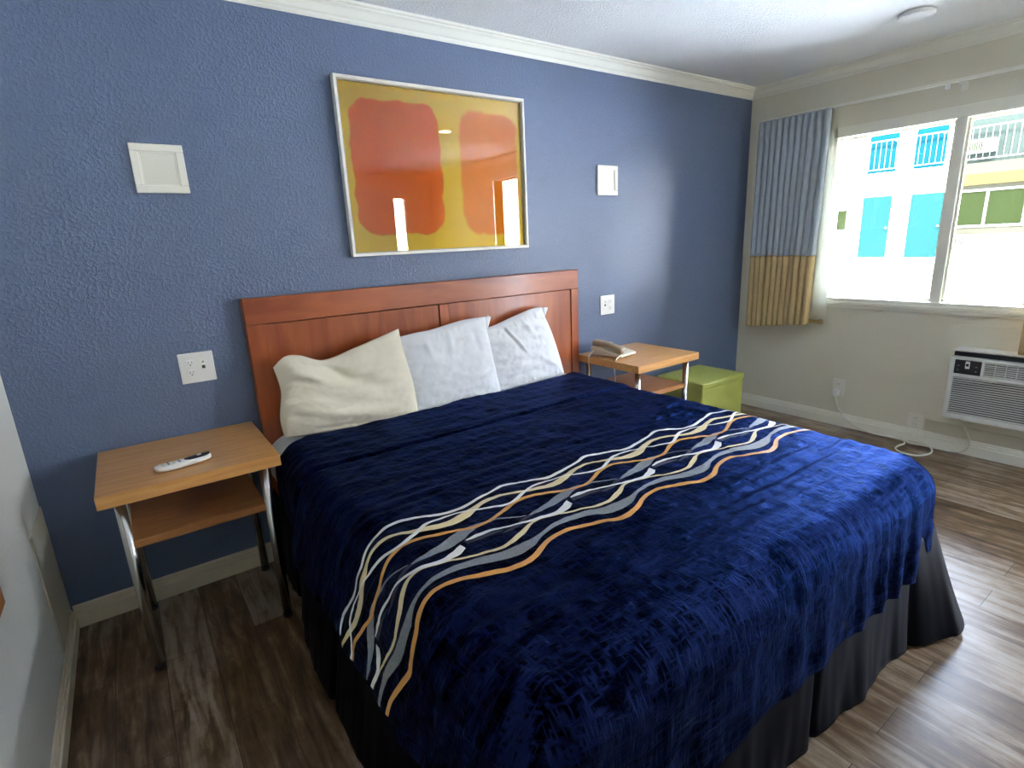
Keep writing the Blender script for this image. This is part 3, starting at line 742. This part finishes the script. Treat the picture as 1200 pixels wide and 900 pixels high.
# ------------------------------------------------------------------ picture
PX0, PX1, PZ0, PZ1 = 1.290, 2.305, 1.366, 2.128
pf = thing('framed_picture', (1.7975, 0, PZ0), 'large white framed yellow and orange abstract print above the headboard', 'picture')
off = (1.7975, 0, PZ0)
b = MB(off); fw_ = .013; d0 = -.036
def fr(b, x0, x1, z0, z1, w_, y0, y1):
    b.box(x0, x1, y0, y1, z1-w_, z1); b.box(x0, x1, y0, y1, z0, z0+w_); b.box(x0, x0+w_, y0, y1, z0+w_, z1-w_); b.box(x1-w_, x1, y0, y1, z0+w_, z1-w_)
fr(b, PX0, PX1, PZ0, PZ1, fw_, d0, -.001); b.build('frame', M_pic, pf, bevel=.0015)
b = MB(off); fr(b, PX0+fw_, PX1-fw_, PZ0+fw_, PZ1-fw_, .005, -.030, -.004); b.build('spacer', M_picin, pf)
ob = None
b = MB(); b.box(PX0+fw_+.004, PX1-fw_-.004, -.012, -.004, PZ0+fw_+.004, PZ1-fw_-.004); ar = b.build('print', art_material(PX0, PX1, PZ0, PZ1), pf)
ar.location = (-1.7975, 0, -PZ0)
b = MB(off); b.box(PX0+fw_+.004, PX1-fw_-.004, -.0165, -.0145, PZ0+fw_+.004, PZ1-fw_-.004); b.build('glass', M_glassp, pf)

# ------------------------------------------------------------------ square wall plates (flush lights)
def wall_light(x0, x1, z0, z1, label, m1, m2):
    cx, cz = (x0+x1)/2, (z0+z1)/2; r = thing('wall_light', (cx, 0, cz), label, 'wall light', 'square wall lights on the blue wall')
    hw, hh = (x1-x0)/2, (z1-z0)/2
    b = MB(); fr(b, -hw, hw, -hh, hh, .027, -.012, -.001); b.build('frame', m1, r, bevel=.003)
    b = MB(); fr(b, -hw+.026, hw-.026, -hh+.026, hh-.026, .006, -.009, -.001); b.build('inner_rim', m1, r, bevel=.001)
    b = MB(); b.box(-hw+.026, hw-.026, -.0065, -.001, -hh+.026, hh-.026); b.build('lens', m2, r)
wall_light(.5095, .6825, 1.6386, 1.8119, 'square cream unlit wall light above the nightstand with the remote', M_offw, M_ivory)
wall_light(2.8666, 3.0403, 1.6531, 1.8268, 'square white unlit wall light above the telephone nightstand, to the right of the picture', M_offw, M_white)

# ------------------------------------------------------------------ outlets
def duplex(b, cx, cz, parent, mk):
    pass
def two_gang(cx, cz, label, flip=False):
    r = thing('wall_outlet', (cx, 0, cz), label, 'wall outlet')
    b = MB(); b.box(-.063, .063, -.006, -.0005, -.062, .062); b.build('cover_plate', M_white, r, bevel=.002)
    sx = .023 if flip else -.023
    for dz in (.020, -.020):
        b = MB(); b.lathe([(.0165, 0), (.0165, .002), (.015, .003)], (sx, -.0055, dz), 24, axis='y')
        b = MB(); P = []
        for k in range(24):
            a = 2*PI*k/24; P.append((max(-.0165, min(.0165, .0175*math.cos(a))), max(-.0135, min(.0135, .0175*math.sin(a)))))
        b.prism(P, -.0055, -.0085, lambda u, v, t: (sx+u, t, dz+v)); f = b.build('socket', M_white, r)
        b = MB(); b.box(sx-.007, sx-.0052, -.0090, -.008, dz-.001, dz+.007); b.box(sx+.0052, sx+.007, -.0090, -.008, dz-.001, dz+.007); b.lathe([(.0026, -.0010), (.0026, 0)], (sx, -.0080, dz-.0065), 12, axis='y'); b.build('slot', M_slot, f)
    b = MB(); b.box(-sx-.006, -sx+.006, -.0065, -.005, -.007, .006); b.build('jack', M_slot, r)
    b = MB(); b.lathe([(.004, -.003), (.004, 0)], (-sx, -.006, .021), 14, axis='y'); b.build('jack', M_chrome, r)
    for dz in (-.048, .048):
        b = MB(); b.lathe([(.003, -.0015), (.003, 0)], (-sx, -.006, dz), 10, axis='y'); b.build('screw', M_ivory, r)
    return r
two_gang(.5915, .960, 'white two-gang wall outlet above the nightstand with the remote')
two_gang(2.956, .976, 'white two-gang wall outlet above the nightstand with the telephone', True)
def wall_duplex(cy, cz, w_, h_, label, m, rot=0):
    r = thing('wall_outlet', (W, cy, cz), label, 'wall outlet')
    b = MB(); b.box(-.006, -.0005, -w_/2, w_/2, -h_/2, h_/2); b.build('cover_plate', m, r, bevel=.002)
    for dz in (.022, -.022):
        b = MB(); P = [(max(-.0165, min(.0165, .0175*math.cos(2*PI*k/24))), max(-.0135, min(.0135, .0175*math.sin(2*PI*k/24)))) for k in range(24)]
        b.prism(P, -.0055, -.0085, lambda u, v, t: (t, u, dz+v)); f = b.build('socket', m, r)
        b = MB(); b.box(-.0092, -.008, -.007, -.0052, dz-.001, dz+.007); b.box(-.0092, -.008, .0052, .007, dz-.001, dz+.007); b.build('slot', M_slot, f)
    return r
wall_duplex(-.818, .283, .082, .128, 'ivory wall outlet with a white plug in it, on the window wall near the curtain', M_offw)
wall_duplex(-1.308, .146, .088, .098, 'ivory wall outlet just above the baseboard, left of the air conditioner', M_offw)

# ------------------------------------------------------------------ curtain rail + curtains
ra = thing('curtain_rail', (W, -.09, 2.155), 'thin white curtain rail fixed above the window', 'curtain rail')
off = (W, -.09, 2.155)
b = MB(off); b.box(4.375, 4.395, -2.55, -.13, 2.150, 2.166); b.build('track', M_trim, ra, bevel=.002)
for y in (-.14, -1.30, -2.50):
    b = MB(off); b.box(4.39, W-.0005, y-.012, y+.012, 2.146, 2.153); b.box(W-.004, W-.0005, y-.014, y+.014, 2.115, 2.160); b.build('bracket', M_trim, ra, bevel=.001)
b = MB(off); b.box(4.372, 4.3755, -1.262, -1.236, 2.120, 2.150); b.lathe([(.004, -.003), (.004, 0)], (4.372, -1.249, 2.134), 10, axis='x'); b.build('guide_clip', M_chrome, ra)
def curtain(y0, y1, ztop, zb0, zb1, n, label, fold0, lining, split, wall_return=True, yb1=None):
    yb1 = y1 if yb1 is None else yb1
    r = thing('curtain', (4.39, y0, zb0), label, 'curtain')
    off = (4.39, y0, zb0); XC = 4.362
    def pt(u, v):      # u 0..1 across, v 0 top .. 1 bottom
        ya = lerp(y0, y1, u); ybm = lerp(y0-.01, yb1, u)
        w_ = (u-fold0)/(1-fold0) if u > fold0 else 0
        zt = ztop; zb = lerp(zb0, zb1, u)+.004*math.sin(u*19)
        z = lerp(zt, zb, v)
        k = sm(.03, .13, v)
        ph_ = 2*PI*n*w_
        # pinch pleats on the header, soft folds below
        head = -.018*(2*abs(math.sin(ph_/2))**.5-1)
        wob = 1.1*NZ(w_*6, 2.)+.5*NZ(w_*4, v*1.5, 4)
        fold = -(.030+.014*NZ(w_*7, 9))*(2*abs(math.sin((ph_+wob)/2))**.6-1)+.004*NZ(w_*20, v*4, 2)
        x = XC+lerp(head, fold*(.55+.45*sm(.1, .7, v)), k)
        y = lerp(ya, ybm, sm(0, 1, v)*.5+v*.5)+.010*math.sin(ph_+wob)*k*(.5+.5*v)
        if u < fold0:
            t = 1-u/fold0
            if wall_return: x = lerp(x, W-.006, t); z = z-.03*t*(1-k)
            y += .0
        if v < .1: x -= .004*math.sin(PI*v/.1)
        return Vector((x, y, z))
    nu, nv = 300, 60
    def vsplit(u):
        return (ztop-split)/(ztop-lerp(zb0, zb1, u))
    b = MB(off); b.grid(lambda u, v: pt(u, v*vsplit(u)), nu, 44); b.build('upper_panel', M_blueg, r, smooth=True, solid=.0025, bevel=-1)
    b = MB(off); b.grid(lambda u, v: pt(u, lerp(vsplit(u), 1, v)), nu, 24); b.build('lower_panel', M_tan, r, smooth=True, solid=.0025, bevel=-1)
    if lining:
        b = MB(off)
        def fl(u, v): 
            y = lerp(lerp(y1+.02, yb1+.03, v), lerp(y1-.004, yb1-.115, v**.9), u); return (4.398+.010*math.sin(u*5+v*2)*v, y, lerp(ztop-.01, zb1+.03, v))
        b.grid(fl, 14, 30); b.build('lining', M_lin, r, smooth=True, solid=.0015, bevel=-1)
        b = MB(off)
        def fh(u, v): y = lerp(yb1+.02, yb1-.10, u); return (4.395+.006*math.sin(u*5), y, lerp(zb1+.036, zb1+.003, v))
        b.grid(fh, 10, 3); b.build('lining_hem', M_tan, r, smooth=True, solid=.003, bevel=-1)
    for i in range(n+1):
        y = lerp(y0-.05, y1, i/n)
        b = MB(off); b.tube([(4.372, y, ztop-.03), (4.372, y, ztop+.004), (4.384, y, ztop+.006)], .0012, 6); b.build('hook', M_chrome, r)
    return r
curtain(-.088, -.632, 2.150, .668, .735, 11, 'pleated blue-grey curtain with a tan lower band, drawn to the left of the window', .09, True, 1.215, True, -.600)
curtain(-1.752, -2.50, 2.150, .675, .675, 12, 'curtain at the right edge of the photo whose tan hem hangs by the air conditioner', .0, False, 1.215, False, -2.48)

# ------------------------------------------------------------------ air conditioner
AY0, AY1, AZ0, AZ1, AX = -1.475, -2.135, .252, .668, 4.335
ac = thing('air_conditioner', (W, AY0, AZ0), 'white wall air conditioner with a black control panel, set low in the window wall', 'air conditioner')
off = (W, AY0, AZ0)
b = MB(off)   # sleeve, black band shows above the front cover
b.box(AX+.035, W+.2, AY1+.004, AY0-.004, AZ0+.004, AZ1-.016); b.build('chassis', M_black, ac, bevel=.002)
b = MB(off); b.box(AX+.012, W, AY1, AY0, AZ1-.008, AZ1); b.box(AX+.03, W, AY0-.005, AY0, AZ0, AZ1-.008); b.box(AX+.03, W, AY1, AY1+.005, AZ0, AZ1-.008); b.build('sleeve', M_acw, ac, bevel=.002)
FZ1 = .628
b = MB(off)   # front cover as a ring of bars
def rect_yz(b, ya, yb, za, zb, x0, x1): b.box(x0, x1, min(ya, yb), max(ya, yb), za, zb)
GY0, GY1, GZ0, GZ1 = AY0-.022, AY1+.022, AZ0+.030, .508
CY0, CY1, CZ0, CZ1 = AY0-.022, AY0-.148, .528, .612
LY0, LY1 = AY0-.160, AY1+.022
x0_, x1_ = AX, AX+.036
rect_yz(b, AY0, AY1, AZ0, GZ0, x0_, x1_); rect_yz(b, AY0, AY1, GZ1, CZ0, x0_, x1_); rect_yz(b, AY0, AY1, CZ1, FZ1, x0_, x1_)
rect_yz(b, AY0, GY0, GZ0, GZ1, x0_, x1_); rect_yz(b, GY1, AY1, GZ0, GZ1, x0_, x1_)
rect_yz(b, AY0, CY0, CZ0, CZ1, x0_, x1_); rect_yz(b, CY1, LY0, CZ0, CZ1, x0_, x1_); rect_yz(b, LY1, AY1, CZ0, CZ1, x0_, x1_)
b.build('front_cover', M_acw, ac, bevel=.0015)
b = MB(off); rect_yz(b, GY0, GY1, GZ0, GZ1, AX+.022, AX+.034); rect_yz(b, LY0, LY1, CZ0, CZ1, AX+.026, AX+.034); b.build('grille_back', M_acd, ac)
n = 17
b = MB(off)
for k in range(n):
    z = lerp(GZ0, GZ1, (k+.5)/n)
    vi = [b.vert(p) for p in ((AX+.002, GY0, z-.0028), (AX+.002, GY0, z+.0022), (AX+.014, GY0, z+.0022), (AX+.014, GY0, z-.0028), (AX+.002, GY1, z-.0028), (AX+.002, GY1, z+.0022), (AX+.014, GY1, z+.0022), (AX+.014, GY1, z-.0028))]
    for q in ((0, 1, 2, 3), (4, 7, 6, 5), (0, 4, 5, 1), (1, 5, 6, 2), (2, 6, 7, 3), (3, 7, 4, 0)): b.face([vi[i] for i in q])
b.build('intake_grille', M_acw, ac)
b = MB(off)
for k in range(7):
    z = lerp(CZ0, CZ1, (k+.5)/7); rect_yz(b, LY0, LY1, z-.0028, z+.0022, AX+.003, AX+.018)
for k in range(1, 10):
    y = lerp(LY0, LY1, k/10); rect_yz(b, y-.0015, y+.0015, CZ0, CZ1, AX+.006, AX+.016)
b.build('air_louvre', M_acw, ac)
b = MB(off); rect_yz(b, CY0, CY1, CZ0, CZ1, AX+.003, AX+.03); cp = b.build('control_panel', M_black, ac, bevel=.001)
b = MB(off); rect_yz(b, AY0-.073, AY0-.094, .562, .606, AX-.001, AX+.006); cd = b.build('display_bezel', M_white, cp, bevel=.002)
b = MB(off); rect_yz(b, AY0-.077, AY0-.090, .577, .592, AX-.0018, AX+.001); b.build('display', M_black, cd)
for k in range(4):
    for j in range(2):
        y = AY0-.036-.028*k-(.018 if k > 1 else 0)*0; 
        if k == 1 or k == 2: continue
        b = MB(off); rect_yz(b, y, y-.010, .548+.026*j, .553+.026*j, AX+.0022, AX+.004); b.build('button', M_gr, cp)
b = MB(off); b.tube([(AX-.001, AY0-.20, .500), (AX-.004, AY0-.23, .514), (AX-.004, AY0-.42, .514), (AX-.001, AY0-.45, .500)], .004, 8); b.build('cover_grip', M_acw, ac, smooth=True)
pts = [(W-.035, -.815, .225), (4.445, -.822, .18), (4.447, -.842, .13), (4.447, -.900, .060), (4.445, -.99, .020), (4.444, -1.085, .006), (4.446, -1.187, .008), (4.435, -1.262, .007), (4.385, -1.290, .007), (4.315, -1.282, .007), (4.25, -1.29, .007), (4.20, -1.34, .007), (4.21, -1.41, .007),
       (4.26, -1.445, .007), (4.33, -1.455, .007), (4.41, -1.43, .007), (4.445, -1.38, .012), (4.447, -1.325, .015), (4.435, -1.290, .012), (4.41, -1.315, .010), (4.42, -1.39, .012), (4.43, -1.47, .007), (4.43, -1.54, .010), (4.42, -1.592, .035), (4.415, -1.612, .09), (4.41, -1.592, .16), (4.41, -1.545, .225), (4.41, -1.52, .27)]
b = MB(off); b.tube(cord(pts, .004), .0056, 8); cb = b.build('power_cord', M_ivory, ac, smooth=True)
b = MB(off); b.tube([(4.447, -.872, .088), (4.446, -.905, .055)], .008, 10); b.build('cord_clip', M_white, cb, smooth=True)
b = MB(off); b.box(W-.048, W-.0085, -.834, -.800, .222, .278); b.build('plug', M_white, cb, bevel=.006)

# ------------------------------------------------------------------ small things on the ceiling / left wall
b = MB((3.85, -1.245, H)); b.lathe([(.078, -.002), (.080, -.012), (.076, -.020), (.06, -.024), (.02, -.025)], (3.85, -1.245, H), 40)
o = b.build('smoke_detector', M_ceil, smooth=False, bevel=.001); o.location = (3.85, -1.245, H); props(o, 'round flat white cover on the ceiling near the window', 'ceiling cover')
lp = thing('ceiling_light', (3.03, -2.13, H), 'small lit ceiling lamp reflected in the picture glass', 'ceiling light')
b = MB(); b.lathe([(.07, 0), (.07, -.02), (.062, -.022)], (0, 0, 0), 32); b.build('housing', M_white, lp)
b = MB(); b.lathe([(.055, -.0215), (.054, -.026), (.03, -.029)], (0, 0, 0), 32); b.build('lens', M_puck, lp)
fm = thing('wooden_frame', (0, -1.25, .6), 'orange wooden frame on the white left wall, only its corner in view', 'frame')
off = (0, -1.25, .6)
b = MB(off); 
for (ya, yb, za, zb) in ((-1.65, -.852, .600, .665), (-1.65, -.852, 1.435, 1.5), (-.917, -.852, .665, 1.435), (-1.65, -1.585, .665, 1.435)): b.box(.001, .023, ya, yb, za, zb)
b.build('frame', M_orangew, fm, bevel=.002)
b = MB(off); b.box(.001, .012, -1.585, -.917, .665, 1.435); b.build('mirror', M_mirror, fm)

# ------------------------------------------------------------------ outside: paving, motel wing opposite
b = MB(); b.box(W+T+.001, 60, -40, 40, -.16, -.06); g = b.build('ground', M_conc); struct(g)
FX = 22.4
mo = thing('motel_building', (FX, 2, -.05), 'sunlit white two-storey motel wing with turquoise doors seen through the window', 'building')
off = (FX, 2, -.05)
b = MB(off); b.box(FX, FX+6, 4.10, 16, -.05, 7.2); b.build('wall', M_stucco, mo)
b = MB(off); b.box(FX+.0, FX+6, -14, 4.10, -.05, 2.40); b.build('wall', M_stucco, mo)
b = MB(off); b.box(FX+.0, FX+6, -14, 4.10, 3.0, 7.2); b.build('wall', M_greyg, mo)
b = MB(off); b.box(FX-.04, FX+.02, -14, 4.10, .98, 2.44); b.build('wall', M_stuccoY, mo)
b = MB(off); b.box(FX-.20, FX+6, -14, 4.09, 2.44, 2.76); b.build('yellow_band', M_yel, mo)
b = MB(off); b.box(FX-.20, FX+6, -14, 4.09, 2.762, 3.08); b.build('walkway_slab', M_stuccoY, mo)
b = MB(off); b.box(FX-.20, FX+.01, 4.10, 16, 2.86, 3.10); b.build('walkway_slab', M_stucco, mo)
b = MB(off); b.box(FX-1.4, FX+6, -14, 16, 7.2, 7.45); b.build('roof', M_stucco, mo)
for (ya, yb, za, zb, m_, far) in ((5.72, 6.62, .28, 2.35, M_teal, 0), (4.22, 5.16, .28, 2.33, M_teal, 0), (5.72, 6.60, 3.10, 5.2, M_tealu, 1), (4.38, 5.22, 3.10, 5.2, M_tealu, 1), (10.0, 10.9, .28, 2.35, M_teal, 0), (10.0, 10.9, 3.1, 5.2, M_tealu, 1)):
    b = MB(off); b.box(FX-.03, FX+.02, ya, yb, za, zb); d = b.build('door', m_, mo, bevel=.004)
    b = MB(off); b.lathe([(.03, 0), (.035, -.05), (.02, -.07)], (FX-.03, ya+.07, za+1.0), 12, axis='x'); b.build('door_knob', M_chrome, d)
def winb(ya, yb, za, zb, n=2, m_=None, m2=None):
    b = MB(off); fr_ = .07; b.box(FX-.08, FX-.03, ya-fr_, yb+fr_, za-fr_, za); b.box(FX-.08, FX-.03, ya-fr_, yb+fr_, zb, zb+fr_); b.box(FX-.08, FX-.03, ya-fr_, ya, za, zb); b.box(FX-.08, FX-.03, yb, yb+fr_, za, zb)
    for k in range(1, n): y = lerp(ya, yb, k/n); b.box(FX-.08, FX-.03, y-.035, y+.035, za, zb)
    wd = b.build('window', M_rail, mo)
    b = MB(off); b.grid(lambda u, v: (FX-.045+.0025*math.sin(u*60), lerp(ya, yb, u), lerp(za, zb, v)), 120, 1); b.build('window_curtain', m_ or M_greenc, wd, smooth=True, bevel=-1)
winb(2.25, 4.02, 1.26, 2.25); winb(7.1, 8.3, 1.28, 1.95); winb(-2.5, .6, 1.26, 2.25); winb(-6.5, -4.2, 1.26, 2.25)
def acb(yc, zc, w_=.75, h_=.42):
    b = MB(off); b.box(FX-.32, FX-.04, yc-w_/2, yc+w_/2, zc-h_/2, zc+h_/2); a_ = b.build('air_conditioner_box', M_rail, mo, bevel=.01)
    b = MB(off)
    for k in range(9):
        y = yc+w_/2-.06-k*.055; b.box(FX-.325, FX-.319, y-.018, y+.018, zc-h_/2+.06, zc+h_/2-.06)
    b.build('air_conditioner_grille', M_greenc, a_)
acb(7.4, 3.58); acb(7.75, .95, .7, .3); acb(3.50, 3.55, .82, .38); acb(3.62, .78, .8, .34); acb(12.5, 3.55)
def railing(ya, yb, z0, dz=.16):
    b = MB(off); x = FX-.18; b.box(x-.015, x+.015, ya, yb, z0+.10, z0+.13); b.box(x-.02, x+.02, ya, yb, z0+1.0, z0+1.04)
    y = ya
    while y < yb: b.box(x-.007, x+.007, y-.007, y+.007, z0+.10, z0+1.0); y += dz
    b.build('railing', M_rail, mo)
railing(4.1, 15.9, 3.10); railing(-13.9, 4.08, 3.08)
for y in (-9, -5, -1, 2.75, 6.9, 11):
    b = MB(off); b.box(FX-1.35, FX-1.28, y-.035, y+.035, 3.1 if False else -.05, 7.2)
    if y in (6.9, 11, -9, -5): b.build('roof_post', M_rail, mo)

# ------------------------------------------------------------------ camera
C = Vector((0.393264, -2.537566, 1.402301)); fwd = Vector((0.554704, 0.792312, -0.254057)); rt = Vector((0.811612, -0.582497, -0.044535)); up = Vector((0.183274, 0.181492, 0.966163))
cam = bpy.data.cameras.new('camera'); co = bpy.data.objects.new('camera', cam); COL.objects.link(co)
m3 = Matrix((rt, up, -fwd)).transposed(); co.matrix_world = Matrix.Translation(C) @ m3.to_4x4()
cam.sensor_width = 36; cam.lens = 19.045; cam.clip_start = .02; cam.clip_end = 200
bpy.context.scene.camera = co

# ------------------------------------------------------------------ light
SKY = 15.; SUN = 24.; EXPO = 1.9
wd = bpy.data.worlds.new('daylight'); bpy.context.scene.world = wd; wd.use_nodes = True
bg = wd.node_tree.nodes['Background']; N = wd.node_tree.nodes; L = wd.node_tree.links
tc = N.new('ShaderNodeTexCoord'); sp = N.new('ShaderNodeSeparateXYZ'); L.new(tc.outputs['Generated'], sp.inputs[0])
cr = N.new('ShaderNodeValToRGB'); e = cr.color_ramp.elements; e[0].position = .0; e[0].color = (1, 1, .98, 1); e[1].position = .7; e[1].color = (.50, .68, 1, 1)
L.new(sp.outputs['Z'], cr.inputs['Fac']); L.new(cr.outputs['Color'], bg.inputs['Color']); bg.inputs['Strength'].default_value = SKY
sun = bpy.data.lights.new('sun', 'SUN'); sun.energy = SUN; sun.angle = math.radians(1); sun.color = (1, .95, .86)
so = bpy.data.objects.new('sun', sun); COL.objects.link(so); so.rotation_euler = Vector((-.62, -.25, .75)).to_track_quat('Z', 'Y').to_euler(); so.location = (0, 0, 9)
def portal(name, loc, sx, sy, n):
    l = bpy.data.lights.new(name, 'AREA'); l.shape = 'RECTANGLE'; l.size = sx; l.size_y = sy; l.cycles.is_portal = True
    o = bpy.data.objects.new(name, l); COL.objects.link(o); o.location = loc
    o.rotation_euler = Vector(n).to_track_quat('-Z', 'Y').to_euler(); return o
portal('window_portal', (W+T*.8, (WY0+WY1)/2, (WZ0+WZ1)/2), 1.31, 1.115, (-1, 0, 0))
portal('door_portal', (W+T*.8, (DY0+DY1)/2, DZ/2), .52, 2.15, (-1, 0, 0))
portal('back_window_portal', ((SX0+SX1)/2, YB-.1, (SZ0+SZ1)/2), .2, 1.15, (0, 1, 0))
sc = bpy.context.scene
sc.view_settings.view_transform = 'Standard'; sc.view_settings.look = 'None'; sc.view_settings.gamma = 1; sc.view_settings.exposure = EXPO
sc.view_settings.use_curve_mapping = False
sc.cycles.max_bounces = 14; sc.cycles.diffuse_bounces = 8; sc.cycles.glossy_bounces = 4; sc.cycles.transparent_max_bounces = 12
